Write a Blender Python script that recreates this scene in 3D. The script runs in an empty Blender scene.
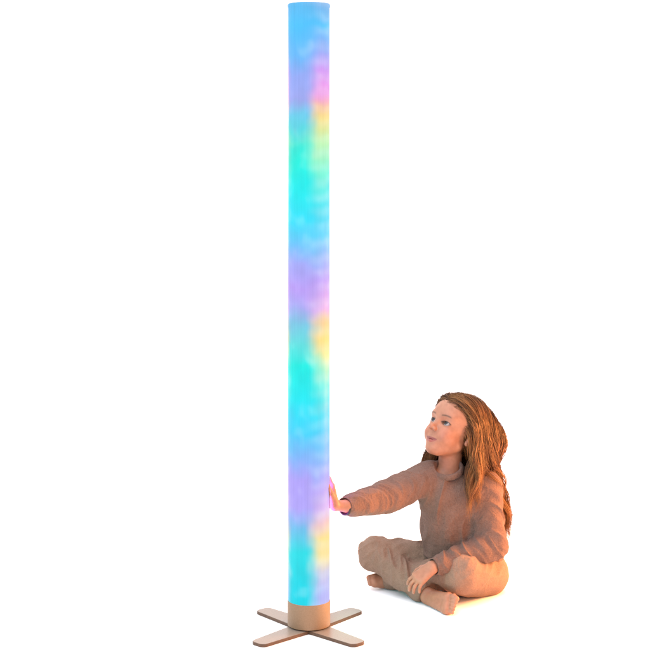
import bpy, bmesh, math, random
import numpy as np
from concurrent.futures import ThreadPoolExecutor
from mathutils import Vector, Matrix

random.seed(7)
rng = np.random.default_rng(11)
scene = bpy.context.scene
COL = scene.collection
F32 = np.float32

# ------------------------------------------------------------------ camera numbers
D, H, FPX, V0, U0, CX = 4.8, 1.51, 1517.0, 148.0, 325.0, 0.0506

def P(u, v, y):
    """a place in the room, from where it is seen and how far back it stands"""
    k = (D + y) / FPX
    return np.array([CX + (u - U0) * k, y, H - (v - V0) * k])

def norm(a):
    a = np.asarray(a, float)
    return a / (np.linalg.norm(a) + 1e-12)

def lin(r, g, b, a=1.0):
    def f(c):
        c /= 255.0
        return c / 12.92 if c <= 0.04045 else ((c + 0.055) / 1.055) ** 2.4
    return (f(r), f(g), f(b), a)

# ------------------------------------------------------------------ noise
_perm = rng.random(4096).astype(F32)

def vnoise(q):
    """smooth value noise, 0..1"""
    i = np.floor(q).astype(np.int64)
    f = (q - i).astype(F32)
    f = f * f * (3 - 2 * f)
    def hsh(a, b, c):
        return _perm[((a * 73856093) ^ (b * 19349663) ^ (c * 83492791)) & 4095]
    x, y, z = i[:, 0], i[:, 1], i[:, 2]
    fx, fy, fz = f[:, 0], f[:, 1], f[:, 2]
    out = 0
    for dx in (0, 1):
        wx = fx if dx else 1 - fx
        for dy in (0, 1):
            wy = fy if dy else 1 - fy
            for dz in (0, 1):
                wz = fz if dz else 1 - fz
                out = out + hsh(x + dx, y + dy, z + dz) * wx * wy * wz
    return out

# ------------------------------------------------------------------ distance shapes
class RC:
    """limb segment that tapers from a (ra) to b (rb); fold = (axial freq, around freq, amplitude, seed, twist)"""
    def __init__(s, a, b, ra, rb, fold=None, flat=None):
        s.a, s.b = np.asarray(a, float), np.asarray(b, float)
        s.ra, s.rb, s.fold = ra, rb, fold
        s.flat = flat            # (direction, factor): squash along a direction
        s.c = (s.a + s.b) / 2
        s.R = np.linalg.norm(s.b - s.a) / 2 + max(ra, rb) * 1.25 + 0.006
        ax = s.b - s.a
        ax = norm(ax) if np.linalg.norm(ax) > 1e-6 else np.array([0, 0, 1.0])
        t = np.array([0, 0, 1.0]) if abs(ax[2]) < 0.8 else np.array([0, 1.0, 0])
        e1 = norm(np.cross(ax, t)); e2 = np.cross(ax, e1)
        s.M = np.stack([ax, e1, e2]).astype(F32)
    def __call__(s, p, folds=True):
        pa = p - s.a.astype(F32)
        ba = (s.b - s.a).astype(F32)
        h = np.clip(pa @ ba / (float(ba @ ba) + 1e-12), 0, 1)
        q = pa - h[:, None] * ba
        if s.flat is not None:
            n = np.asarray(s.flat[0], F32)
            dn = q @ n
            q = q + (dn * (s.flat[1] - 1))[:, None] * n
        d = np.sqrt((q * q).sum(1)) - (s.ra + (s.rb - s.ra) * h)
        if s.fold and folds:
            fa, fr, amp, seed, tw = s.fold
            loc = pa @ s.M.T
            ang = np.arctan2(loc[:, 2], loc[:, 1])
            c = np.stack([loc[:, 0] * fa + tw * np.sin(ang + seed) + seed * 3.7,
                          loc[:, 1] * fr + seed * 1.3, loc[:, 2] * fr - seed], 1)
            n1 = vnoise(c)
            n2 = vnoise(c * F32(2.3) + F32(9.1))
            r = 1 - np.abs(2 * n1 - 1)
            r = r * r
            d = d - amp * (r * 1.1 + 0.45 * n2 - 0.55)
        return d

class EL:
    def __init__(s, c, Rm, rad):
        s.c = np.asarray(c, float); s.M = np.asarray(Rm, F32); s.r = np.asarray(rad, F32)
        s.R = max(rad) * 1.05 + 0.004
    def __call__(s, p, folds=True):
        q = (p - s.c.astype(F32)) @ s.M.T
        k0 = np.sqrt(((q / s.r) ** 2).sum(1))
        k1 = np.sqrt(((q / (s.r * s.r)) ** 2).sum(1)) + 1e-9
        return k0 * (k0 - 1) / k1

class TOR:
    def __init__(s, c, n, R, r, fold=None):
        s.c = np.asarray(c, float); s.n = norm(n).astype(F32); s.R0, s.r = R, r; s.R = R + r + 0.004
    def __call__(s, p, folds=True):
        q = p - s.c.astype(F32)
        z = q @ s.n
        rr = np.sqrt(np.maximum((q * q).sum(1) - z * z, 0))
        return np.sqrt((rr - s.R0) ** 2 + (z * 0.62) ** 2) - s.r

def smin(a, b, k):
    if k <= 0: return np.minimum(a, b)
    h = np.clip(0.5 + 0.5 * (b - a) / k, 0, 1)
    return b * (1 - h) + a * h - k * h * (1 - h)

def smax(a, b, k):
    return -smin(-a, -b, k)

class Model:
    def __init__(s):
        s.ops = []; s.floor = None; s.cuts = []
    def add(s, f, k=0.01): s.ops.append(('+', f, k)); return s
    def sub(s, f, k=0.003): s.ops.append(('-', f, k)); return s
    def cut(s, point, n):                         # keep the side the normal points away from
        s.cuts.append((np.asarray(point, F32), norm(n).astype(F32), 0.0))
    def bounds(s):
        lo = np.min([f.c - f.R for o, f, k in s.ops if o == '+'], 0)
        hi = np.max([f.c + f.R for o, f, k in s.ops if o == '+'], 0)
        return lo - 0.01, hi + 0.01
    def __call__(s, p, centre=None, rad=None, folds=True):
        d = np.full(len(p), 1.0, F32)
        for o, f, k in s.ops:
            if centre is not None and np.linalg.norm(f.c - centre) - f.R - rad > k + 0.012:
                continue
            v = f(p, folds)
            d = smin(d, v, k) if o == '+' else smax(d, -v, k)
        if s.floor is not None:
            d = smax(d, (s.floor - p[:, 2]).astype(F32), 0.004)
        return d
    def grad(s, p, e=0.002):
        g = np.zeros_like(p)
        for i in range(3):
            dp = np.zeros(3, F32); dp[i] = e
            g[:, i] = s(p + dp, folds=False) - s(p - dp, folds=False)
        return g / (np.sqrt((g * g).sum(1))[:, None] + 1e-9)

CORN = np.array([[i, j, k] for i in (0, 1) for j in (0, 1) for k in (0, 1)])
EDGES = [(a, b) for a in range(8) for b in range(a + 1, 8) if np.abs(CORN[a] - CORN[b]).sum() == 1]

def surface(model, h, B=16):
    """sparse surface nets: a closed quad skin of the model at cell size h"""
    lo, hi = model.bounds()
    nb = np.ceil((hi - lo) / (h * B)).astype(int) + 1
    bs = h * B
    idx = np.stack(np.meshgrid(*[np.arange(n) for n in nb], indexing='ij'), -1).reshape(-1, 3)
    cen = lo + (idx + 0.5) * bs
    act = []
    hd = bs * 0.87
    for s in range(0, len(cen), 20000):
        d = model(cen[s:s + 20000].astype(F32), folds=False)
        act.append(np.abs(d) < hd * 1.35 + 0.008)
    act = np.concatenate(act)
    NN = nb * B + 2
    loc = np.stack(np.meshgrid(*[np.arange(B + 1)] * 3, indexing='ij'), -1).reshape(-1, 3)
    def key(c): return (c[:, 0].astype(np.int64) * NN[1] + c[:, 1]) * NN[2] + c[:, 2]
    K, V, Q = [], [], []
    def block(bi):
        K, V, Q = [], [], []
        org = lo + bi * bs
        pts = (org + loc * h).astype(F32)
        v = model(pts, org + bs / 2, hd).reshape(B + 1, B + 1, B + 1)
        sg = v < 0
        if sg.all() or not sg.any(): return K, V, Q
        cs = [sg[i:B + i, j:B + j, k:B + k] for i, j, k in CORN]
        tot = sum(c.astype(np.int8) for c in cs)
        cells = np.argwhere((tot > 0) & (tot < 8))
        if len(cells):
            cv = np.stack([v[cells[:, 0] + i, cells[:, 1] + j, cells[:, 2] + k] for i, j, k in CORN], 1)
            acc = np.zeros((len(cells), 3)); cnt = np.zeros(len(cells))
            for a, b in EDGES:
                va, vb = cv[:, a], cv[:, b]
                m = (va < 0) != (vb < 0)
                t = np.where(m, va / np.where(m, va - vb, 1), 0)
                pt = CORN[a] + t[:, None] * (CORN[b] - CORN[a])
                acc += np.where(m[:, None], pt, 0); cnt += m
            V.append(org + (cells + acc / cnt[:, None]) * h)
            K.append(key(cells + bi * B))
        for ax in range(3):
            sl0 = [slice(0, B)] * 3; sl1 = [slice(0, B)] * 3
            sl1[ax] = slice(1, B + 1)
            s0, s1 = sg[tuple(sl0)], sg[tuple(sl1)]
            e = np.argwhere(s0 != s1)
            if not len(e): continue
            flip = s0[e[:, 0], e[:, 1], e[:, 2]]
            g = e + bi * B
            o1, o2 = np.zeros(3, int), np.zeros(3, int)
            o1[(ax + 1) % 3] = 1; o2[(ax + 2) % 3] = 1
            quad = np.stack([key(g - o1 - o2), key(g - o2), key(g), key(g - o1)], 1)
            quad[~flip] = quad[~flip][:, ::-1]
            Q.append(quad)
        return K, V, Q
    with ThreadPoolExecutor(4) as ex:
        for k_, v_, q_ in ex.map(block, idx[act]):
            K += k_; V += v_; Q += q_
    K = np.concatenate(K); V = np.concatenate(V); Q = np.concatenate(Q)
    o = np.argsort(K); K, V = K[o], V[o]
    qi = np.clip(np.searchsorted(K, Q), 0, len(K) - 1)
    ok = (K[qi] == Q).all(1)
    return V, qi[ok]

def relax(V, Q, n=1, w=0.5):
    for _ in range(n):
        acc = np.zeros_like(V); cnt = np.zeros(len(V))
        for a, b in ((0, 1), (1, 2), (2, 3), (3, 0)):
            np.add.at(acc, Q[:, a], V[Q[:, b]]); np.add.at(cnt, Q[:, a], 1)
            np.add.at(acc, Q[:, b], V[Q[:, a]]); np.add.at(cnt, Q[:, b], 1)
        V = V + w * (acc / np.maximum(cnt, 1)[:, None] - V)
    return V

def mesh_object(name, V, faces, mat, parent=None, smooth=True, origin=None, colors=None):
    V = np.asarray(V, float)
    if origin is not None: V = V - origin
    me = bpy.data.meshes.new(name)
    faces = np.asarray(faces)
    me.vertices.add(len(V)); me.vertices.foreach_set('co', V.astype(F32).ravel())
    n, k = faces.shape
    me.loops.add(n * k); me.loops.foreach_set('vertex_index', faces.astype(np.int32).ravel())
    me.polygons.add(n)
    me.polygons.foreach_set('loop_start', (np.arange(n) * k).astype(np.int32))
    me.polygons.foreach_set('loop_total', np.full(n, k, np.int32))
    if smooth: me.polygons.foreach_set('use_smooth', np.ones(n, bool))
    me.update(calc_edges=True); me.validate()
    if colors is not None:
        at = me.color_attributes.new('tint', 'FLOAT_COLOR', 'POINT')
        c = np.ones((len(V), 4), F32); c[:, :3] = colors
        at.data.foreach_set('color', c.ravel())
    if mat: me.materials.append(mat)
    ob = bpy.data.objects.new(name, me); COL.objects.link(ob)
    if origin is not None and parent is None: ob.location = origin
    if parent: ob.parent = parent
    return ob

def bm_object(name, bm, mat, parent=None, smooth_angle=None):
    me = bpy.data.meshes.new(name); bm.to_mesh(me); bm.free()
    if mat: me.materials.append(mat)
    ob = bpy.data.objects.new(name, me); COL.objects.link(ob)
    if parent: ob.parent = parent
    if smooth_angle is not None:
        for p in me.polygons: p.use_smooth = True
        me.set_sharp_from_angle(angle=smooth_angle)
    return ob

# ------------------------------------------------------------------ material helpers
def new_mat(name):
    m = bpy.data.materials.new(name); m.use_nodes = True
    nt = m.node_tree
    return m, nt, nt.nodes['Principled BSDF']

def N(nt, t, **kw):
    n = nt.nodes.new(t)
    for k, v in kw.items():
        if k in n.inputs: n.inputs[k].default_value = v
        else: setattr(n, k, v)
    return n

def ramp(nt, stops, interp='EASE'):
    r = nt.nodes.new('ShaderNodeValToRGB'); cr = r.color_ramp; cr.interpolation = interp
    while len(cr.elements) < len(stops): cr.elements.new(0.5)
    for e, (p, c) in zip(cr.elements, sorted(stops, key=lambda s: s[0])):
        e.position = p; e.color = c
    return r

def math_node(nt, op, a, b=None, c=None):
    n = nt.nodes.new('ShaderNodeMath'); n.operation = op
    for i, x in enumerate((a, b, c)):
        if x is None: continue
        if isinstance(x, (int, float)): n.inputs[i].default_value = x
        else: nt.links.new(x, n.inputs[i])
    return n.outputs[0]

def mixc(nt, fac, a, b, mode='MIX'):
    n = nt.nodes.new('ShaderNodeMix'); n.data_type = 'RGBA'; n.blend_type = mode
    for sock, x in ((n.inputs[0], fac), (n.inputs[6], a), (n.inputs[7], b)):
        if isinstance(x, (int, float, tuple)): sock.default_value = x
        else: nt.links.new(x, sock)
    return n.outputs[2]

def fabric(name, c1, c2, fine, rough=0.9, bump=0.25):
    m, nt, b = new_mat(name)
    tc = N(nt, 'ShaderNodeTexCoord')
    n1 = N(nt, 'ShaderNodeTexNoise', Scale=26.0, Detail=5.0, Roughness=0.6)
    n2 = N(nt, 'ShaderNodeTexNoise', Scale=fine, Detail=3.0, Roughness=0.7)
    for n in (n1, n2): nt.links.new(tc.outputs['Object'], n.inputs['Vector'])
    f = math_node(nt, 'ADD', math_node(nt, 'MULTIPLY', n1.outputs[0], 0.35), math_node(nt, 'MULTIPLY', n2.outputs[0], 0.65))
    r = ramp(nt, [(0.33, c1), (0.66, c2)], 'LINEAR'); nt.links.new(f, r.inputs[0])
    nt.links.new(r.outputs[0], b.inputs['Base Color'])
    b.inputs['Roughness'].default_value = rough
    b.inputs['Sheen Weight'].default_value = 0.03
    b.inputs['Sheen Roughness'].default_value = 0.4
    b.inputs['Specular IOR Level'].default_value = 0.15
    n3 = N(nt, 'ShaderNodeTexNoise', Scale=13.0, Detail=2.0, Roughness=0.5, Distortion=1.2)
    nt.links.new(tc.outputs['Object'], n3.inputs['Vector'])
    cr = math_node(nt, 'POWER', math_node(nt, 'SUBTRACT', 1.0, math_node(nt, 'ABSOLUTE', math_node(nt, 'MULTIPLY_ADD', n3.outputs[0], 4.0, -2.0))), 2.0)
    b1 = N(nt, 'ShaderNodeBump', Strength=0.30, Distance=0.006); nt.links.new(cr, b1.inputs['Height'])
    bp = N(nt, 'ShaderNodeBump', Strength=bump, Distance=0.004)
    nt.links.new(b1.outputs[0], bp.inputs['Normal'])
    nt.links.new(n2.outputs[0], bp.inputs['Height']); nt.links.new(bp.outputs[0], b.inputs['Normal'])
    return m

# ------------------------------------------------------------------ materials
SK = (0.325, 0.140, 0.078)
m_skin, nt, b = new_mat('skin')
at = N(nt, 'ShaderNodeAttribute', attribute_name='tint')
tc = N(nt, 'ShaderNodeTexCoord')
nz = N(nt, 'ShaderNodeTexNoise', Scale=60.0, Detail=4.0)
nt.links.new(tc.outputs['Object'], nz.inputs['Vector'])
r = ramp(nt, [(0.3, (0.88, 0.85, 0.85, 1)), (0.7, (1.08, 1.08, 1.08, 1))], 'LINEAR'); nt.links.new(nz.outputs[0], r.inputs[0])
nt.links.new(mixc(nt, 1.0, at.outputs['Color'], r.outputs[0], 'MULTIPLY'), b.inputs['Base Color'])
b.inputs['Roughness'].default_value = 0.5
b.inputs['Specular IOR Level'].default_value = 0.35
b.inputs['Subsurface Weight'].default_value = 0.12
b.inputs['Subsurface Radius'].default_value = (0.006, 0.0025, 0.0012)
b.inputs['Subsurface Scale'].default_value = 1.0

m_sweater = fabric('sweater_fabric', (0.106, 0.062, 0.047, 1), (0.168, 0.099, 0.076, 1), 210.0, bump=0.65)
m_trouser = fabric('trouser_fabric', (0.165, 0.103, 0.072, 1), (0.246, 0.154, 0.109, 1), 250.0, bump=0.5)

m_hair, nt, b = new_mat('hair_strands')
at = N(nt, 'ShaderNodeAttribute', attribute_name='tint')
nt.links.new(at.outputs['Color'], b.inputs['Base Color'])
b.inputs['Roughness'].default_value = 0.5
b.inputs['Specular IOR Level'].default_value = 0.2

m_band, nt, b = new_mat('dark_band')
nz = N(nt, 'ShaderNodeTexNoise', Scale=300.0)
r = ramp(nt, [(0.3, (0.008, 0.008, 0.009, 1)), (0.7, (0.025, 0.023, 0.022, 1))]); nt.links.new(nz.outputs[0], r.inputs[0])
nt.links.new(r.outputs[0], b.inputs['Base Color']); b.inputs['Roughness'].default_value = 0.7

m_eye, nt, b = new_mat('eyeball')
tc = N(nt, 'ShaderNodeTexCoord')
sp = N(nt, 'ShaderNodeSeparateXYZ'); nt.links.new(tc.outputs['Object'], sp.inputs[0])
r = ramp(nt, [(0.0, (0.25, 0.22, 0.21, 1)), (0.80, (0.25, 0.22, 0.21, 1)), (0.835, (0.03, 0.026, 0.025, 1)),
              (0.885, (0.05, 0.038, 0.032, 1)), (0.945, (0.035, 0.027, 0.024, 1)), (0.957, (0.004, 0.004, 0.004, 1))], 'LINEAR')
nt.links.new(math_node(nt, 'DIVIDE', sp.outputs[2], 0.01573), r.inputs[0])
nt.links.new(r.outputs[0], b.inputs['Base Color'])
b.inputs['Roughness'].default_value = 0.12
b.inputs['Specular IOR Level'].default_value = 0.22

# lamp tube: coloured light behind a clear round shell
zt0, zt1 = 0.0905, 1.962
def vz(v): return (H - (v - V0) / 322.6 - zt0) / (zt1 - zt0)
LEFT = [(0, (95, 190, 245)), (25, (78, 196, 255)), (55, (105, 186, 252)), (75, (150, 172, 248)), (100, (160, 170, 242)),
        (118, (105, 205, 236)), (140, (60, 234, 218)), (160, (30, 240, 222)), (190, (20, 238, 240)), (225, (50, 224, 252)),
        (247, (110, 196, 252)), (265, (165, 172, 250)), (290, (186, 158, 246)), (308, (170, 172, 244)), (325, (125, 200, 232)),
        (345, (95, 224, 225)), (368, (8, 240, 230)), (400, (16, 234, 244)), (432, (62, 208, 252)), (458, (130, 180, 250)),
        (480, (176, 162, 248)), (510, (178, 166, 250)), (530, (110, 195, 240)), (555, (30, 222, 232)), (595, (0, 216, 234))]
RIGHT = [(0, (125, 186, 240)), (25, (85, 198, 255)), (50, (150, 176, 250)), (70, (214, 158, 246)), (92, (238, 152, 228)),
         (103, (248, 196, 160)), (118, (246, 226, 140)), (138, (196, 242, 176)), (170, (118, 246, 214)), (200, (70, 232, 240)),
         (232, (80, 218, 252)), (258, (150, 184, 250)), (285, (192, 160, 246)), (312, (232, 180, 234)), (322, (252, 204, 150)),
         (338, (255, 220, 128)), (354, (242, 232, 150)), (368, (170, 242, 200)), (392, (70, 238, 232)), (425, (50, 220, 250)),
         (455, (120, 190, 252)), (485, (180, 170, 250)), (512, (214, 184, 240)), (524, (238, 200, 200)), (540, (250, 226, 146)),
         (560, (244, 228, 165)), (574, (205, 205, 232)), (596, (182, 186, 250))]
m_tube, nt, b = new_mat('lit_tube')
tc = N(nt, 'ShaderNodeTexCoord')
sp = N(nt, 'ShaderNodeSeparateXYZ'); nt.links.new(tc.outputs['Object'], sp.inputs[0])
warp = N(nt, 'ShaderNodeTexNoise', Scale=13.0, Detail=2.0); 
mp = N(nt, 'ShaderNodeMapping'); mp.inputs['Scale'].default_value = (1.0, 1.0, 0.8)
nt.links.new(tc.outputs['Object'], mp.inputs[0]); nt.links.new(mp.outputs[0], warp.inputs['Vector'])
zf = math_node(nt, 'DIVIDE', math_node(nt, 'SUBTRACT', sp.outputs[2], zt0), zt1 - zt0)
zf = math_node(nt, 'ADD', zf, math_node(nt, 'MULTIPLY', math_node(nt, 'SUBTRACT', warp.outputs[0], 0.5), 0.034))
rl = ramp(nt, [(vz(v), lin(*c)) for v, c in LEFT], 'LINEAR'); rr_ = ramp(nt, [(vz(v), lin(*c)) for v, c in RIGHT], 'LINEAR')
nt.links.new(zf, rl.inputs[0]); nt.links.new(zf, rr_.inputs[0])
ang = math_node(nt, 'ARCTAN2', sp.outputs[0], math_node(nt, 'MULTIPLY', sp.outputs[1], -1.0))      # 0 at the front, + to the right
strip = math_node(nt, 'COSINE', math_node(nt, 'MULTIPLY', math_node(nt, 'SUBTRACT', ang, 0.95), 2.0))
strip = math_node(nt, 'ADD', strip, math_node(nt, 'MULTIPLY', math_node(nt, 'SUBTRACT', warp.outputs[0], 0.5), 1.9))
sm = N(nt, 'ShaderNodeMapRange', interpolation_type='SMOOTHSTEP'); nt.links.new(strip, sm.inputs[0])
sm.inputs[1].default_value = -0.75; sm.inputs[2].default_value = 0.95
colr = mixc(nt, sm.outputs[0], rl.outputs[0], rr_.outputs[0])
# faint vertical drawing lines of the extruded shell and soft patches of the light inside
st = N(nt, 'ShaderNodeTexNoise', Scale=1.0, Detail=4.0, Roughness=0.65)
mp2 = N(nt, 'ShaderNodeMapping'); mp2.inputs['Scale'].default_value = (170, 170, 2.2)
nt.links.new(tc.outputs['Object'], mp2.inputs[0]); nt.links.new(mp2.outputs[0], st.inputs['Vector'])
pa = N(nt, 'ShaderNodeTexNoise', Scale=1.0, Detail=1.0)
mp3 = N(nt, 'ShaderNodeMapping'); mp3.inputs['Scale'].default_value = (20, 20, 15)
nt.links.new(tc.outputs['Object'], mp3.inputs[0]); nt.links.new(mp3.outputs[0], pa.inputs['Vector'])
gain = math_node(nt, 'ADD', math_node(nt, 'MULTIPLY', st.outputs[0], 0.22), math_node(nt, 'MULTIPLY', pa.outputs[0], 0.24))
gain = math_node(nt, 'ADD', gain, 0.78)
# rows of lights behind the diffuser show as soft pale spots down the right-hand strip
dots = math_node(nt, 'SINE', math_node(nt, 'ADD', math_node(nt, 'MULTIPLY', sp.outputs[2], 2 * math.pi / 0.047), math_node(nt, 'MULTIPLY', warp.outputs[0], 5.0)))
dots = math_node(nt, 'MULTIPLY', math_node(nt, 'MULTIPLY_ADD', dots, 0.5, 0.5), sm.outputs[0])
dots = math_node(nt, 'MULTIPLY', dots, math_node(nt, 'MULTIPLY', pa.outputs[0], 0.24))
hsv = N(nt, 'ShaderNodeHueSaturation'); nt.links.new(colr, hsv.inputs['Color']); nt.links.new(gain, hsv.inputs['Value'])
white = N(nt, 'ShaderNodeMapRange', interpolation_type='SMOOTHSTEP'); nt.links.new(pa.outputs[0], white.inputs[0])
white.inputs[1].default_value = 0.56; white.inputs[2].default_value = 0.8; white.inputs[4].default_value = 0.10
em = mixc(nt, math_node(nt, 'ADD', white.outputs[0], dots), hsv.outputs[0], (0.86, 0.96, 1.0, 1))
nt.links.new(em, b.inputs['Emission Color']); b.inputs['Emission Strength'].default_value = 1.0
b.inputs['Base Color'].default_value = (0.004, 0.004, 0.004, 1)
b.inputs['Roughness'].default_value = 0.5
b.inputs['Specular IOR Level'].default_value = 0.06
b.inputs['Coat Weight'].default_value = 0.22; b.inputs['Coat Roughness'].default_value = 0.6; b.inputs['Coat IOR'].default_value = 1.35

m_rim, nt, b = new_mat('tube_rim')
nz = N(nt, 'ShaderNodeTexNoise', Scale=40.0)
r = ramp(nt, [(0.3, (0.42, 0.44, 0.56, 1)), (0.7, (0.52, 0.54, 0.66, 1))]); nt.links.new(nz.outputs[0], r.inputs[0])
nt.links.new(r.outputs[0], b.inputs['Base Color']); b.inputs['Roughness'].default_value = 0.25

def tan(name, c1, c2, rough, metal, stretch):
    m, nt, b = new_mat(name)
    tc = N(nt, 'ShaderNodeTexCoord'); mp = N(nt, 'ShaderNodeMapping'); mp.inputs['Scale'].default_value = stretch
    nt.links.new(tc.outputs['Object'], mp.inputs[0])
    nz = N(nt, 'ShaderNodeTexNoise', Scale=1.0, Detail=6.0, Roughness=0.6); nt.links.new(mp.outputs[0], nz.inputs['Vector'])
    r = ramp(nt, [(0.3, c1), (0.7, c2)]); nt.links.new(nz.outputs[0], r.inputs[0])
    nt.links.new(r.outputs[0], b.inputs['Base Color'])
    b.inputs['Roughness'].default_value = rough; b.inputs['Metallic'].default_value = metal
    bp = N(nt, 'ShaderNodeBump', Strength=0.08, Distance=0.002)
    nt.links.new(nz.outputs[0], bp.inputs['Height']); nt.links.new(bp.outputs[0], b.inputs['Normal'])
    return m
m_collar = tan('tan_collar', (0.182, 0.120, 0.066, 1), (0.206, 0.137, 0.078, 1), 0.6, 0.0, (240, 240, 240))
m_foot = tan('tan_foot', (0.185, 0.160, 0.130, 1), (0.225, 0.196, 0.162, 1), 0.34, 0.0, (200, 200, 200))
m_edge = tan('foot_edge', (0.06, 0.032, 0.016, 1), (0.09, 0.048, 0.024, 1), 0.6, 0.0, (90, 90, 90))

m_ground, nt, b = new_mat('white_sweep')
nz = N(nt, 'ShaderNodeTexNoise', Scale=3.0, Detail=4.0)
r = ramp(nt, [(0.3, (0.93, 0.93, 0.93, 1)), (0.7, (0.95, 0.95, 0.95, 1))]); nt.links.new(nz.outputs[0], r.inputs[0])
nt.links.new(r.outputs[0], b.inputs['Base Color']); b.inputs['Roughness'].default_value = 0.9
b.inputs['Specular IOR Level'].default_value = 0.0

# ------------------------------------------------------------------ setting: white floor, white wall swept up behind it
bm = bmesh.new()
vs = [bm.verts.new(c) for c in ((-14, -9, 0), (14, -9, 0), (14, 5, 0), (-14, 5, 0))]
bm.faces.new(vs)
ground = bm_object('ground', bm, m_ground); ground['kind'] = 'structure'
bm = bmesh.new()
prof = [(5.004, 0.0)] + [(5 + 1.5 * math.sin(a), 1.5 - 1.5 * math.cos(a)) for a in np.linspace(0.05, math.pi / 2, 14)] + [(6.5, 7.0)]
rows = [[bm.verts.new((x, y, z)) for y, z in prof] for x in (-14, 14)]
for i in range(len(prof) - 1):
    bm.faces.new((rows[0][i], rows[1][i], rows[1][i + 1], rows[0][i + 1]))
wall = bm_object('backdrop', bm, m_ground, smooth_angle=0.6); wall['kind'] = 'structure'

# ------------------------------------------------------------------ lamp
lamp = bpy.data.objects.new('floor_lamp', None); COL.objects.link(lamp)
lamp['label'] = 'tall glowing rainbow tube lamp on a tan cross-shaped foot'
lamp['category'] = 'lamp'
lamp.location = (0.0, -0.032, 0.0)

def lathe(prof, n=96):
    bm = bmesh.new()
    rings = []
    for r_, z in prof:
        if r_ < 1e-6: rings.append([bm.verts.new((0, 0, z))])
        else: rings.append([bm.verts.new((r_ * math.cos(2 * math.pi * i / n), r_ * math.sin(2 * math.pi * i / n), z)) for i in range(n)])
    for a, c in zip(rings, rings[1:]):
        for i in range(n):
            j = (i + 1) % n
            if len(a) == 1 and len(c) == 1: continue
            if len(a) == 1: bm.faces.new((a[0], c[j], c[i]))
            elif len(c) == 1: bm.faces.new((a[i], a[j], c[0]))
            else: bm.faces.new((a[i], a[j], c[j], c[i]))
    bmesh.ops.recalc_face_normals(bm, faces=bm.faces)
    return bm

TR = 0.0656
prof = [(TR, zt0 - 0.002)] + [(TR + 0.0009 * math.sin(z * 3.1) * (z / 2), z) for z in np.linspace(zt0 + 0.02, zt1 - 0.02, 60)]
prof += [(TR - 0.0002, zt1 - 0.007), (TR - 0.0014, zt1 - 0.0025), (TR - 0.004, zt1), (TR - 0.007, zt1 + 0.0005), (TR - 0.010, zt1 - 0.002), (0, zt1 - 0.002)]
tube = bm_object('light_tube', lathe(prof), m_tube, lamp, 0.7)
rim = bm_object('end_cap', lathe([(TR - 0.0005, zt1 - 0.0115), (TR + 0.0012, zt1 - 0.011), (TR + 0.0014, zt1 - 0.003), (TR - 0.001, zt1 + 0.001), (TR - 0.008, zt1 + 0.0025), (0, zt1 + 0.003)]), m_tube, lamp, 0.7)
RC_ = 0.0668
collar = bm_object('base_collar', lathe([(0, 0.013), (RC_ - 0.002, 0.013), (RC_, 0.0145), (RC_, zt0 - 0.0012), (RC_ - 0.0008, zt0 + 0.0004), (RC_ - 0.004, zt0 + 0.0004), (RC_ - 0.004, zt0 - 0.01)]), m_collar, lamp, 0.5)

def foot_bm():
    """flat tapering arm with a rounded end, thin bevelled edge"""
    bm = bmesh.new()
    L, w0, w1, t, rc = 0.232, 0.042, 0.0295, 0.010, 0.021
    arc = np.linspace(0, math.pi / 2, 9)
    out = [(0.012, -w0)] + [(L - rc + rc * math.sin(a), -w1 + rc - rc * math.cos(a)) for a in arc]
    out += [(L - rc + rc * math.cos(a), w1 - rc + rc * math.sin(a)) for a in arc] + [(0.012, w0)]
    lo = [bm.verts.new((x, y, 0.001)) for x, y in out]
    mid = [bm.verts.new((x, y, t - 0.0015)) for x, y in out]
    cx = 0.1
    hi = [bm.verts.new((cx + (x - cx) * 0.988, y * 0.955, t)) for x, y in out]
    n = len(out)
    bm.faces.new(lo[::-1]); bm.faces.new(hi)
    for i in range(n):
        j = (i + 1) % n
        f = bm.faces.new((lo[i], lo[j], mid[j], mid[i])); f.material_index = 1
        f = bm.faces.new((mid[i], mid[j], hi[j], hi[i])); f.material_index = 1
    return bm
fb = foot_bm(); fme = bpy.data.meshes.new('foot'); fb.to_mesh(fme); fb.free()
fme.materials.append(m_foot); fme.materials.append(m_edge)
for k, a in enumerate((47.5, 132.5, 227.5, 312.5)):
    fo = bpy.data.objects.new('foot', fme); COL.objects.link(fo); fo.parent = lamp
    fo.rotation_euler = (0, 0, math.radians(a)); fo.location = (0, 0, 0)
    if k % 2: fo.location.z = 0.0003

# ------------------------------------------------------------------ the child: joints
HS = 1.10e-3
yaw, pitch, roll = math.radians(53), math.radians(28), math.radians(3)
Fh = np.array([-math.sin(yaw), -math.cos(yaw), 0.0])
Lh = np.array([math.cos(yaw), -math.sin(yaw), 0.0])
Uh = np.array([0, 0, 1.0])
hF = Fh * math.cos(pitch) + Uh * math.sin(pitch)
hU0 = Uh * math.cos(pitch) - Fh * math.sin(pitch)
hL = Lh * math.cos(roll) - hU0 * math.sin(roll)
hU = hU0 * math.cos(roll) + Lh * math.sin(roll)
HM = np.stack([hF, hL, hU])
eye_mid = P(439.5, 421.5, 0.30)
HO = eye_mid - HS * (hF * 70 + hU * -3)

def hd(f, l, u): return HO + HS * (hF * f + hL * l + hU * u)
def hel(f, l, u, a, b_, c): return EL(hd(f, l, u), HM, (a * HS, b_ * HS, c * HS))
def hrc(p, q, ra, rb): return RC(hd(*p), hd(*q), ra * HS, rb * HS)

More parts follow.
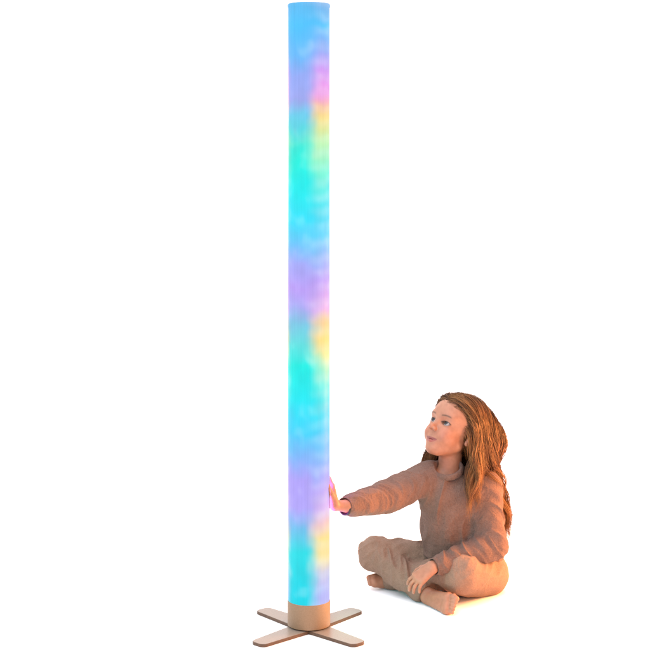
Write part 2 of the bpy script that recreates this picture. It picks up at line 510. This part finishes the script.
J = dict(
    neck=P(448.5, 472, 0.33), chest_r=P(441, 493, 0.325), chest_l=P(474, 495, 0.36),
    waist_r=P(446, 528, 0.35), waist_l=P(474, 532, 0.385), pel_r=P(452, 566, 0.40), pel_l=P(482, 572, 0.375),
    sh_r=P(428, 478, 0.32), el_r=P(386, 497, 0.17), wr_r=P(347, 506, -0.018),
    sh_l=P(484, 486, 0.345), el_l=P(492, 545, 0.285), wr_l=P(433, 567, 0.165),
    hip_r=P(452, 566, 0.40), kn_r=P(375, 554, 0.42), an_r=P(424, 592, 0.25),
    hip_l=P(484, 575, 0.365), kn_l=P(460, 572, 0.215), an_l=P(389, 580, 0.405))

# ------------------------------------------------------------------ body (one skin)
body = Model()
A = body.add
# torso and limbs, slim enough to stay under the clothes
A(RC(J['chest_r'], J['chest_l'], 0.062, 0.062))
A(RC(J['waist_r'], J['waist_l'], 0.062, 0.062), 0.03)
A(RC(J['pel_r'], J['pel_l'], 0.055, 0.055), 0.03)
A(RC((J['chest_r'] + J['chest_l']) / 2, (J['pel_r'] + J['pel_l']) / 2, 0.07, 0.06), 0.03)
A(RC(J['sh_r'], J['sh_l'], 0.034, 0.034), 0.03)
for a, b_, ra, rb in (('sh_r', 'el_r', .032, .027), ('el_r', 'wr_r', .027, .019), ('sh_l', 'el_l', .032, .027), ('el_l', 'wr_l', .027, .020),
                      ('hip_r', 'kn_r', .052, .040), ('kn_r', 'an_r', .040, .023), ('hip_l', 'kn_l', .052, .042), ('kn_l', 'an_l', .040, .023)):
    A(RC(J[a], J[b_], ra, rb), 0.008)
# neck and head
A(RC(J['neck'] + np.array([0, 0.0, -0.03]), hd(-12, 0, -50), 0.041, 0.039), 0.022)
A(hel(-10, 0, 28, 90, 73, 78), 0.02)
A(hel(30, 0, 24, 48, 57, 54), 0.03)
A(hel(27, 0, -26, 53, 55, 63), 0.02)
A(hrc((51, -7, -81), (51, 7, -81), 18, 18), 0.024)
for s in (-1, 1):
    A(hel(47, s * 32, -41, 27, 25.5, 26), 0.02)
    A(hrc((4, s * 43, -50), (42, s * 17, -80), 14, 14), 0.022)
    A(hel(60, s * 28, 19, 15, 22, 8), 0.014)                    # brow
A(hel(61, 0, -61, 16, 23, 19), 0.013)                            # muzzle
for s in (-1, 1):
    body.sub(hel(86, s * 31, -3, 18, 20, 15), 0.011)
A(hrc((71, 0, 4), (87.5, 0, -23), 7.2, 6.8), 0.009)
A(hel(92.5, 0, -26, 8.8, 8.4, 7.8), 0.006)
for s in (-1, 1): A(hel(84, s * 9.3, -30, 9.5, 5.8, 6.2), 0.004)
for s in (-1, 1): body.sub(hel(89.5, s * 4.6, -35, 4, 2.8, 3.2), 0.002)
EYE = {}
for s in (-1, 1):
    EYE[s] = hd(58.3, s * 30.5, -3)
    A(hel(58.3, s * 30.5, -3, 15.8, 16.6, 15.6), 0.004)
    body.sub(hel(73, s * 30.5, -3.2, 13, 14.6, 6.3), 0.0015)
# lips
for s in (-1, 1):
    A(hrc((78, s * 2.5, -59.8), (65.5, s * 25, -56.4), 3.7, 1.8), 0.004)
    A(hrc((75.5, 0, -67.2), (65.5, s * 24, -58.2), 4.3, 1.8), 0.004)
body.sub(hel(80, 0, -62.8, 8, 17.5, 0.8), 0.001)
A(hel(57, 0, -85, 14, 14, 12), 0.014)                           # chin
# ears
for s in (-1, 1):
    ER = np.stack([norm(hF * 0.9 + s * hL * 0.35), norm(s * hL * 0.9 - hF * 0.35), hU])
    A(EL(hd(-10, s * 70, -10), ER, (16 * HS, 6.5 * HS, 27 * HS)), 0.005)
    A(EL(hd(-4, s * 68, -31), ER, (8 * HS, 5.5 * HS, 9 * HS)), 0.006)
    body.sub(EL(hd(-6, s * 78, -6), ER, (9.5 * HS, 6 * HS, 17 * HS)), 0.003)
NAILS = []
def hand(wrist, w, n, t, curls, spread, thumb, sc=1.0, wr=0.019):
    w, n = norm(w), norm(n); n = norm(n - w * (n @ w)); t0 = norm(np.cross(w, n)); t = t0 if t0 @ np.asarray(t, float) > 0 else -t0
    ks = []
    for off, ln in ((.0195, .060), (.0065, .063), (-.0065, .060), (-.0185, .054)):
        a = wrist + t * off * 0.55 * sc; k = wrist + (w * ln + t * off) * sc
        A(RC(a, k, 0.0125 * sc, 0.0095 * sc, flat=(n, 1.12)), 0.009); ks.append(k)
    for k, ln, cu, sp, r0 in zip(ks, (.050, .056, .052, .041), curls, spread, (.0072, .0074, .0070, .0063)):
        p, ang = k - n * 0.0012, 0.0
        for i, (fr, da) in enumerate(zip((.45, .30, .25), cu)):
            ang += da
            dv = norm((w * math.cos(ang) - n * math.sin(ang)) + t * sp * (0.9 if i == 0 else 0.6))
            q = p + dv * ln * fr * sc
            A(RC(p, q, r0 * sc * (1 - .09 * i), r0 * sc * (1 - .09 * (i + 1)) * 0.98), 0.0035 if i == 0 else 0.0015)
            p = q
            if i == 2: NAILS.append((q + n * math.cos(ang) * 0.005 * sc + w * math.sin(ang) * 0.005 * sc, 0.0048 * sc))
    p = wrist + (t * .012 + w * .012 - n * .004) * sc
    for i, (dt, dw, dn, ln) in enumerate(thumb):
        q = p + norm(t * dt + w * dw - n * dn) * ln * sc
        A(RC(p, q, (.0115, .0085, .0078)[i] * sc, (.0088, .0078, .0062)[i] * sc), (0.008, 0.003, 0.002)[i]); p = q

# left hand, lying over the right shin
wl = J['wr_l'] + norm(J['wr_l'] - J['el_l']) * 0.004
wdir = P(408, 588, 0.15) - P(433, 567, 0.165)
hand(wl, wdir, np.array([-0.10, -0.62, 0.80]), np.array([-0.6, 0.8, 0.3]),
     [(0.35, .45, .3), (0.30, .5, .3), (0.30, .5, .3), (0.34, .5, .35)], (0.26, 0.08, -0.08, -0.22),
     ((.75, .6, .25, .024), (.35, .9, .3, .020), (.1, .95, .35, .018)), 0.98)
# right hand, palm against the tube, fingers up
wr = P(334.6, 505.5, -0.036)
A(RC(J['wr_r'], wr, 0.0185, 0.0160), 0.01)
hand(wr, np.array([-0.20, 0.46, 0.86]), np.array([0.92, 0.34, 0.10]), np.array([0, -1.0, 0]),
     [(0.20, .12, .10), (0.22, .12, .12), (0.24, .14, .14), (0.26, .16, .16)], (0.20, 0.05, -0.1, -0.24),
     ((.55, .60, .25, .026), (.30, .85, .30, .020), (.1, .95, .2, .018)), 0.96)
# right foot, lying on its outer edge in front, toes to the right
an = P(424, 592, 0.25); ball_a = P(448.5, 598.0, 0.135); ball_b = P(447.0, 610.2, 0.112)
A(RC(an, P(430, 596, 0.215), 0.022, 0.023), 0.012)
A(RC(P(429, 596, 0.22), ball_a, 0.023, 0.0165), 0.012)
A(RC(P(427, 598.5, 0.225), ball_b, 0.019, 0.0155), 0.012)
A(RC(ball_a, ball_b, 0.0165, 0.0155), 0.01)
tdir = norm(P(461, 608, 0.065) - P(448, 605, 0.12))
for i in range(5):
    f = i / 4
    f = f * 1.22 - 0.10
    p0 = ball_a * (1 - f) + ball_b * f + tdir * 0.010 + np.array([0, 0, 0.002])
    ln = (0.029, 0.027, 0.024, 0.021, 0.018)[i]
    r_ = (0.0102, 0.0074, 0.0069, 0.0065, 0.0062)[i]
    pm = p0 + tdir * ln * 0.55 + np.array([0, 0, 0.002])
    A(RC(p0, pm, r_, r_ * 0.92), 0.0025); A(RC(pm, pm + norm(tdir + np.array([0, 0, -0.35])) * ln * 0.5, r_ * .95, r_ * .92), 0.003)
# left foot, tucked under the right knee
al = J['an_l']
A(RC(al, P(383, 581, 0.40), 0.024, 0.023), 0.01)
A(RC(P(384, 581, 0.40), P(375, 582.5, 0.385), 0.022, 0.017), 0.01)
A(RC(P(384, 578, 0.41), P(375, 578.0, 0.40), 0.020, 0.015), 0.01)
for i in range(4):
    f = i / 3
    p0 = P(374.5, 576.5 + 6.5 * f, 0.40 - 0.02 * f)
    A(RC(p0, p0 + np.array([-0.020 + 0.004 * f, -0.006, -0.002]), 0.0095 - 0.002 * f, 0.0085 - 0.002 * f), 0.004)
body.floor = 0.0015

# ------------------------------------------------------------------ sweater
sw = Model()
A2 = sw.add
A2(RC(J['chest_r'], J['chest_l'], 0.079, 0.080, fold=(22, 9, 0.011, 1.0, .5)))
A2(RC(J['waist_r'] + [0, 0, .01], J['waist_l'] + [0, 0, .01], 0.082, 0.084, fold=(24, 9, 0.013, 2.0, .6)), 0.045)
A2(RC(P(449, 548, .36), P(479, 551, .385), 0.084, 0.087, fold=(20, 16, 0.010, 3.0, .4)), 0.04)
A2(RC(J['sh_r'], J['sh_l'], 0.044, 0.046), 0.035)
A2(RC(P(438, 478, .335), P(472, 480, .36), 0.036, 0.036), 0.03)
A2(RC(J['sh_r'], J['el_r'], 0.051, 0.049, fold=(34, 15, 0.0085, 4.0, 1.6)), 0.03)
A2(RC(J['el_r'], P(352, 505, .004), 0.049, 0.033, fold=(38, 16, 0.0078, 5.0, 1.6)), 0.012)
A2(RC(P(352.5, 505, .006), P(344.5, 505.8, -.022), 0.030, 0.0270), 0.006)
A2(RC(J['sh_l'], J['el_l'], 0.052, 0.049, fold=(32, 14, 0.009, 6.0, 1.5)), 0.03)
A2(RC(J['el_l'], P(441, 564.5, .180), 0.050, 0.032, fold=(40, 15, 0.0082, 7.0, 1.5)), 0.012)
A2(RC(P(441, 564.5, .180), P(434.5, 566.5, .167), 0.030, 0.0285), 0.006)
sw.sub(RC(P(447.6, 467.5, .297), P(450, 446, .31), 0.0445, 0.056), 0.005)
A2(TOR(P(447.8, 469.0, .30), (-0.12, -0.42, 0.90), 0.0465, 0.0075), 0.004)
# cuffs end cleanly: hollow them a little past the hand
sw.sub(RC(P(346.5, 505.8, -.017), P(325, 509, -.10), 0.0225, 0.032), 0.002)
sw.sub(RC(P(433.5, 566.8, .165), P(405, 578, .10), 0.0245, 0.03), 0.002)

class Slab:
    """half space used to end a sleeve"""
    def __init__(s, p, n, c, R): s.p = np.asarray(p, F32); s.n = norm(n).astype(F32); s.c = np.asarray(c, float); s.R = R
    def __call__(s, p, folds=True):
        d = -((p - s.p) @ s.n)
        r = np.sqrt(((p - s.c.astype(F32)) ** 2).sum(1)) - s.R
        return np.maximum(d, r)
cr = J['wr_r'] + norm(J['wr_r'] - J['el_r']) * 0.010
sw.sub(Slab(cr, J['wr_r'] - J['el_r'], cr + norm(J['wr_r'] - J['el_r']) * 0.03, 0.05), 0.004)
cl = J['wr_l'] + norm(J['wr_l'] - J['el_l']) * 0.000
sw.sub(Slab(cl, J['wr_l'] - J['el_l'], cl + norm(J['wr_l'] - J['el_l']) * 0.03, 0.05), 0.004)

# ------------------------------------------------------------------ trousers
tr = Model()
A3 = tr.add
A3(RC(J['pel_r'], J['pel_l'], 0.082, 0.084, fold=(18, 12, 0.004, 1.5, .4)))
A3(RC(J['hip_r'], J['kn_r'], 0.076, 0.0545, fold=(20, 20, 0.0095, 2.5, 1.4)), 0.02)
A3(RC(J['hip_l'], J['kn_l'], 0.078, 0.071, fold=(18, 22, 0.0055, 3.5, 1.4)), 0.02)
A3(RC(J['kn_l'], J['an_l'], 0.062, 0.034, fold=(26, 14, 0.005, 5.5, 1.0)), 0.012)
A3(RC(J['kn_r'], P(421, 590, .26), 0.0545, 0.036, fold=(24, 18, 0.010, 4.5, 1.5)), 0.012)
A3(RC(P(420, 589.5, .265), P(426, 593.5, .24), 0.035, 0.0335), 0.005)
ca = P(426.5, 594, .24); cd = norm(J['an_r'] - J['kn_r'])
tr.sub(Slab(ca, cd, ca + cd * 0.03, 0.05), 0.004)
ca = J['an_l'] + norm(J['an_l'] - J['kn_l']) * 0.002; cd = norm(J['an_l'] - J['kn_l'])
tr.sub(Slab(ca, cd, ca + cd * 0.03, 0.05), 0.004)
tr.floor = 0.002

# ------------------------------------------------------------------ skin the three
origin = np.array([J['pel_l'][0], J['pel_l'][1] - 0.02, 0.0])
V, Q = surface(body, 0.0015)
V = relax(V, Q, 1, 0.4)
loc = (V - HO) @ HM.T / HS
f_, l_, u_ = loc.T
onhead = (u_ > -115) & (np.abs(l_) < 95) & (f_ > -120) & (f_ < 130) & (V[:, 2] > 0.38)
colr = np.tile(np.array(SK, float), (len(V), 1))
def blend(mask, c, w):
    w = (mask * w)[:, None]; colr[:] = colr * (1 - w) + np.asarray(c) * w
def sstep(a, b_, x):
    t = np.clip((x - a) / (b_ - a), 0, 1); return t * t * (3 - 2 * t)
def hairline(u):
    return np.interp(u, [-70, -62, -30, -20, 15, 40, 58, 66, 74], [-200, -25, -22, 10, 25, 40, 56, 68, 200])
# cheeks, nose tip and ears a little redder
for s in (-1, 1):
    dd = ((f_ - 60) / 26) ** 2 + ((l_ - s * 36) / 22) ** 2 + ((u_ + 34) / 20) ** 2
    blend(onhead, (0.38, 0.105, 0.055), 0.55 * np.exp(-dd))
    dd = ((f_ + 6) / 22) ** 2 + ((l_ - s * 74) / 10) ** 2 + ((u_ + 12) / 30) ** 2
    blend(onhead, (0.36, 0.105, 0.06), 0.6 * np.exp(-dd * 1.2))
    # brows: thin arcs
    al_ = s * l_
    bu = 15.5 + 3.2 * np.sin(np.clip((al_ - 13) / 34, 0, 1) * math.pi * 0.8)
    w = np.exp(-((u_ - bu) / 2.3) ** 2) * sstep(11, 17, al_) * (1 - sstep(42, 50, al_)) * (f_ > 30)
    blend(onhead, (0.07, 0.03, 0.013), 0.85 * w)
    # lash lines
    q = np.sqrt(((l_ - s * 30.5) / 14.6) ** 2 + ((u_ + 3.2) / 6.3) ** 2)
    w = np.exp(-((q - 1.04) / 0.18) ** 2) * (f_ > 55) * (np.abs(l_ - s * 30.5) < 18)
    blend(onhead, (0.05, 0.025, 0.015), w * np.where(u_ > -3.5, 1.0, 0.5))
    w = np.exp(-((q - 1.9) / 0.35) ** 2) * (f_ > 50) * (u_ > -2) * (np.abs(l_ - s * 30.5) < 15)
    blend(onhead, (0.36, 0.15, 0.085), w * 0.5)
dd = ((f_ - 96) / 10) ** 2 + (l_ / 11) ** 2 + ((u_ + 30) / 9) ** 2
blend(onhead, (0.36, 0.13, 0.075), 0.2 * np.exp(-dd))
# lips
lw = np.clip(1 - (np.abs(l_) / 24.5) ** 2, 0, 1); mz = -63 + 4.2 * (l_ / 24) ** 2
up = (u_ > mz) & (u_ < mz + 7.2 * lw ** 0.6)
lo_ = (u_ <= mz) & (u_ > mz - 9 * lw ** 0.8)
near = (np.abs(l_) < 24.5) & (f_ > 62)
blend(onhead & near & up, (0.17, 0.037, 0.03), 0.9)
blend(onhead & near & lo_, (0.27, 0.067, 0.052), 0.85)
gap = near & (np.abs(l_) < 16) & (np.abs(u_ - mz) < 1.7) & (f_ < 76)
blend(onhead & gap, (0.20, 0.075, 0.06), 0.8)
# scalp under the hair
hairy = onhead & (f_ < hairline(u_)) & (np.abs(l_) < 76)
ear = onhead & (np.abs(l_) > 64) & (np.abs(u_ + 14) < 34) & (f_ > -30)
blend(onhead & (np.abs(l_) < 76) & ~ear, (0.13, 0.058, 0.026), 0.92 * sstep(-1, 9, hairline(u_) - f_))
for c, r_ in NAILS:
    w = np.exp(-(((V - c) ** 2).sum(1) / r_ ** 2) ** 2)
    blend(np.ones(len(V), bool), (0.46, 0.23, 0.17), 0.55 * w)
person = mesh_object('person', V, Q, m_skin, origin=origin, colors=colr)
person['label'] = 'barefoot child with long auburn hair sitting cross-legged, one palm against the glowing tube'
person['category'] = 'person'

V, Q = surface(sw, 0.0024); V = relax(V, Q, 2, 0.5)
mesh_object('sweater', V - origin, Q, m_sweater, person)
V, Q = surface(tr, 0.0024); V = relax(V, Q, 4, 0.5)
mesh_object('trousers', V - origin, Q, m_trouser, person)

# eyes look up at the tube
gaze = norm(hF + 0.30 * hU + 0.02 * (-hL))
for s in (-1, 1):
    bm = bmesh.new(); bmesh.ops.create_uvsphere(bm, u_segments=40, v_segments=28, radius=14.3 * HS)
    for f in bm.faces: f.smooth = True
    eo = bm_object('eye', bm, m_eye, person)
    eo.rotation_euler = Vector(gaze).to_track_quat('Z', 'Y').to_euler()
    eo.location = EYE[s] - origin

# dark ring around the right wrist, set low to show below the cuff
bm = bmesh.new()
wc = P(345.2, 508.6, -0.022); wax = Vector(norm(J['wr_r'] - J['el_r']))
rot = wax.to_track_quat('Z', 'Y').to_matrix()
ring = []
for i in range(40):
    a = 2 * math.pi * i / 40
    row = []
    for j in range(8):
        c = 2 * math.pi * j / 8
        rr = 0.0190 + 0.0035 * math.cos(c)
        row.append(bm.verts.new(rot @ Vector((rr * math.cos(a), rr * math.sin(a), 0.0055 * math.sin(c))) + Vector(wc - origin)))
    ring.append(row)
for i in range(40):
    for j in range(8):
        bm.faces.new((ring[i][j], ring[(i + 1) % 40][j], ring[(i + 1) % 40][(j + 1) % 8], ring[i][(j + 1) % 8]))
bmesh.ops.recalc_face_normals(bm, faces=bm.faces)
bm_object('wrist_ring', bm, m_band, person, 1.0)

# ------------------------------------------------------------------ hair
solid = Model()
solid.ops = [(o, f, k) for o, f, k in body.ops if np.linalg.norm(f.c - HO) < 0.16 and o == '+' and f.R > 0.015] + sw.ops[:9]
NG = 620
roots = []
while len(roots) < NG:
    d = norm(rng.normal(size=3))
    p = np.array([-8, 0, 28.0]) + d * np.array([88, 72, 78])
    f, l, u = p
    if u < -45 or f > hairline(u) - 5: continue
    roots.append(p)
roots = np.array(roots)
PART = -9.0
fr, lr, ur = roots.T
side = np.where(lr > PART + rng.normal(0, 2.0, NG) * (fr > -60), 1.0, -1.0)
Pw = (HO + (roots * HS) @ HM).astype(F32)
off = (0.003 + (0.013 + 0.003 * sstep(20, -60, fr)) * rng.random(NG) ** 0.9).astype(F32)
zroot = Pw[:, 2]
frontness0 = sstep(8, 28, fr) * (side > 0)
length = 0.33 + 0.12 * rng.random(NG) + 0.06 * (ur / 100)
length = np.where(fr > 10, length - 0.05 * rng.random(NG), length)
length = length + 0.02 * sstep(-10, -50, fr) * (side > 0) - 0.05 * frontness0 * rng.random(NG)
length = np.where((side < 0) & (fr > -15), 0.24 + 0.05 * rng.random(NG), length)
STEP, NS = 0.011, 44
path = np.zeros((NG, NS, 3), F32); path[:, 0] = Pw
g0 = np.array([0, 0, -1.0])
prev = side[:, None] * hL * 0.6 - 0.4 * hF + np.zeros((NG, 3))
pth = rng.random(NG) * 0.45 - 0.12; wob = rng.random(NG) * 6.28; wob2 = rng.random(NG) * 6.28
frontness = sstep(8, 28, fr - 0.25 * np.maximum(ur, 0) + 12 * rng.random(NG) - 6) * (side > 0)
farfront = sstep(-10, 25, fr) * (side < 0)
for i in range(1, NS):
    q = (Pw - HO) @ HM.T / HS
    f, l, u = q.T
    on = sstep(-50, 10, u)
    wl_ = on * sstep(-10, 85, u) * 1.5 * sstep(78, 40, np.abs(l))
    wb = on * (0.04 + 0.6 * sstep(10, 60, f))
    d = (side * wl_)[:, None] * hL - wb[:, None] * hF + (0.8 - 0.25 * on)[:, None] * g0
    # lower down: nearer strands drift forward over the shoulder, the rest stay behind
    lowz = sstep(0.60, 0.50, Pw[:, 2]); mid_ = sstep(0.53, 0.46, Pw[:, 2]) * (Pw[:, 2] > 0.36)
    d = d + (lowz * frontness * 0.22)[:, None] * np.array([-0.55, -1, 0]) \
          + (lowz * (1 - frontness) * (side > 0) * 0.10 + mid_ * (1 - frontness) * 0.42)[:, None] * np.array([0.0, 0.95, 0]) + (sstep(0.58, 0.53, Pw[:, 2]) * (1 - frontness) * (side > 0) * (0.03 + 0.09 * sstep(-10, -45, fr)))[:, None] * np.array([1.0, 0, 0]) + (sstep(0.50, 0.40, Pw[:, 2]) * (1 - frontness) * (side > 0) * (0.04 + 0.05 * sstep(-5, -45, fr)))[:, None] * np.array([1.0, 0.2, 0]) \
          + (lowz * farfront * 0.6)[:, None] * np.array([-0.55, -0.95, 0])
    wv = i * STEP; wamp = (0.16 + 0.26 * sstep(0.56, 0.44, Pw[:, 2])) * (1 - on)
    d = d + (wamp * np.sin(wv * 36 + wob))[:, None] * np.array([1, 0, 0]) + (wamp * np.sin(wv * 30 + wob2))[:, None] * np.array([0, 1, 0])
    d = d / np.linalg.norm(d, axis=1)[:, None]
    d = 0.45 * prev + 0.55 * d; d = d / np.linalg.norm(d, axis=1)[:, None]
    newp = (Pw + d * STEP).astype(F32)
    for _ in range(2):
        ds = solid(newp, folds=False); n = solid.grad(newp)
        push = np.maximum(off - ds, 0)
        pull = np.maximum(ds - off, 0) * 0.6 * sstep(0.0, 0.35, n[:, 2] - pth) * (u > -10)
        nb = n + (sstep(0.58, 0.50, newp[:, 2]) * (1 - frontness) * (1 - farfront) * 1.6)[:, None] * np.array([0, 1.0, 0])
        nb = nb / np.linalg.norm(nb, axis=1)[:, None]
        newp = (newp + nb * (push * 1.25)[:, None] - n * pull[:, None]).astype(F32)
    # keep the face clear
    q = (newp - HO) @ HM.T / HS
    lim = np.interp(q[:, 2], [-130, -75, -40, -22, -6, 15, 40, 58, 66, 74], [52, 24, -5, 1, 13, 28, 44, 58, 68, 200])
    ex = np.maximum(q[:, 0] - lim, 0) * (np.abs(q[:, 1]) < 90) * (q[:, 2] > -130)
    newp = (newp - (ex * 0.55 * HS)[:, None] * hF).astype(F32)
    dd = newp - Pw; prev = dd / (np.linalg.norm(dd, axis=1)[:, None] + 1e-9)
    Pw = newp; path[:, i] = Pw

for _ in range(3):
    path[:, 1:-1] = 0.5 * path[:, 1:-1] + 0.25 * (path[:, :-2] + path[:, 2:])
gn = solid.grad(path.reshape(-1, 3)).reshape(path.shape)
PER, SEG, SIDES = 32, 24, 3
VV, FF, CC = [], [], []
base = 0
dark, mid, lite = np.array([0.050, 0.020, 0.008]), np.array([0.165, 0.066, 0.022]), np.array([0.33, 0.145, 0.048])
for gi in range(NG):
    npts = min(NS, max(8, int(length[gi] / STEP)))
    gp = path[gi, :npts].astype(float)
    ts = np.linspace(0, npts - 1, SEG)
    i0 = np.clip(np.floor(ts).astype(int), 0, npts - 2); ft = (ts - i0)[:, None]
    cur = gp[i0] * (1 - ft) + gp[i0 + 1] * ft
    s01 = np.linspace(0, 1, SEG)
    lockc = rng.random(); nr = gn[gi, 1]
    onh = sstep(0.45, 0.52, cur[:, 2])
    for k in range(PER):
        spread = 0.0115 * (1 - 0.55 * s01) + 0.003
        o1 = rng.normal(0, 0.6, 3); o1 -= nr * (nr @ o1) * 0.8; o2 = rng.normal(0, 0.55, 3)
        wav = np.outer(np.sin(s01 * (7 + 4 * rng.random()) + rng.random() * 6.28), rng.normal(0, 1, 3)) * 0.0030 * (s01 * (1 - onh))[:, None]
        c = cur + (o1[None] * (1 - s01)[:, None] + o2[None] * s01[:, None]) * spread[:, None] + wav
        cut = 1 - 0.16 * rng.random()
        if cut < 1:
            tt = s01 * cut * (SEG - 1); j0 = np.clip(np.floor(tt).astype(int), 0, SEG - 2); fj = (tt - j0)[:, None]
            c = c[j0] * (1 - fj) + c[j0 + 1] * fj
        tan_ = np.gradient(c, axis=0); tan_ /= np.linalg.norm(tan_, axis=1)[:, None] + 1e-9
        e1 = np.cross(tan_, np.array([0.3, 0.9, 0.25])); e1 /= np.linalg.norm(e1, axis=1)[:, None] + 1e-9
        e2 = np.cross(tan_, e1)
        rad = (0.00050 + 0.0004 * rng.random()) * (1 - 0.75 * s01 ** 3)
        rows = []
        for sd in range(SIDES):
            a = 2 * math.pi * sd / SIDES
            rows.append(c + (e1 * math.cos(a) + e2 * math.sin(a)) * rad[:, None])
        VV.append(np.stack(rows, 1).reshape(-1, 3))
        ii = np.arange(SEG - 1)[:, None] * SIDES; jj = np.arange(SIDES)[None]; jn = (jj + 1) % SIDES
        q = np.stack([ii + jj, ii + jn, ii + SIDES + jn, ii + SIDES + jj], -1).reshape(-1, 4) + base
        FF.append(q)
        x = np.clip(0.6 * lockc + 0.55 * rng.random() - 0.08, 0, 1)
        colb = dark * (1 - x) + mid * x if x < 0.62 else mid * (1 - (x - .62) / .38) + lite * (x - .62) / .38
        cc = colb[None] * (0.85 + 0.35 * s01[:, None])
        CC.append(np.repeat(cc, SIDES, 0))
        base += SEG * SIDES
hair = mesh_object('hair', np.concatenate(VV) - origin, np.concatenate(FF), m_hair, person, colors=np.concatenate(CC))

# ------------------------------------------------------------------ light
w = bpy.data.worlds.new('World'); scene.world = w; w.use_nodes = True
bg = w.node_tree.nodes['Background']
tc = w.node_tree.nodes.new('ShaderNodeTexCoord'); sp = w.node_tree.nodes.new('ShaderNodeSeparateXYZ')
w.node_tree.links.new(tc.outputs['Generated'], sp.inputs[0])      # white overhead light, dimmer towards the sides of the studio
up_ = math_node(w.node_tree, 'MULTIPLY_ADD', math_node(w.node_tree, 'MAXIMUM', sp.outputs[2], 0.0), 3.0, 0.62)
hz = N(w.node_tree, 'ShaderNodeMapRange', interpolation_type='SMOOTHSTEP'); w.node_tree.links.new(sp.outputs[0], hz.inputs[0])
hz.inputs[1].default_value = -0.15; hz.inputs[2].default_value = 0.85
w.node_tree.links.new(mixc(w.node_tree, hz.outputs[0], (0.98, 0.99, 1.04, 1), (1.0, 0.56, 0.38, 1)), bg.inputs[0]); w.node_tree.links.new(up_, bg.inputs[1])

def area(name, loc, target, size, power, color):
    l = bpy.data.lights.new(name, 'AREA'); l.energy = power; l.color = color; l.shape = 'DISK'; l.size = size
    o = bpy.data.objects.new(name, l); COL.objects.link(o); o.location = loc
    o.rotation_euler = (Vector(target) - Vector(loc)).to_track_quat('-Z', 'Y').to_euler()
    return o
area('warm_lamp', (1.70, 0.50, 0.52), (0.52, 0.25, 0.30), 0.5, 72.0, (1.0, 0.36, 0.09))

area('warm_fill_lamp', (2.3, -1.3, 0.7), (0.52, 0.25, 0.30), 0.8, 34.0, (1.0, 0.36, 0.10))
# area lights added on the tube, in its band colours, to tint the child
for zc, hgt, p, c in ((0.155, 0.14, 0.9, (0.05, 0.9, 0.8)), (0.40, 0.20, 0.75, (0.75, 0.12, 1.0)), (0.85, 0.55, 2.2, (0.35, 0.75, 1.0)), (1.45, 0.5, 1.6, (0.6, 0.7, 1.0))):
    l = bpy.data.lights.new('tube_glow', 'AREA'); l.energy = p; l.color = c; l.shape = 'RECTANGLE'; l.size = hgt; l.size_y = 0.05
    o = bpy.data.objects.new('tube_glow', l); COL.objects.link(o); o.parent = lamp
    o.location = (TR + 0.0012, 0.0, zc); o.rotation_euler = (0, math.radians(-90), 0)

# ------------------------------------------------------------------ camera
cam = bpy.data.cameras.new('camera'); co = bpy.data.objects.new('camera', cam); COL.objects.link(co)
co.location = (CX, -D, H); co.rotation_euler = (math.radians(90), 0, 0)
cam.sensor_width = 36.0; cam.lens = FPX / 650.0 * 36.0
cam.shift_y = (V0 - 325.0) / 650.0
cam.clip_end = 200.0
scene.camera = co

vs = scene.view_settings
scene.display_settings.display_device = 'sRGB'
vs.view_transform = 'Standard'; vs.look = 'None'; vs.exposure = 0.0; vs.gamma = 1.0
scene.cycles.max_bounces = 8
scene.cycles.use_denoising = True
scene.render.film_transparent = False
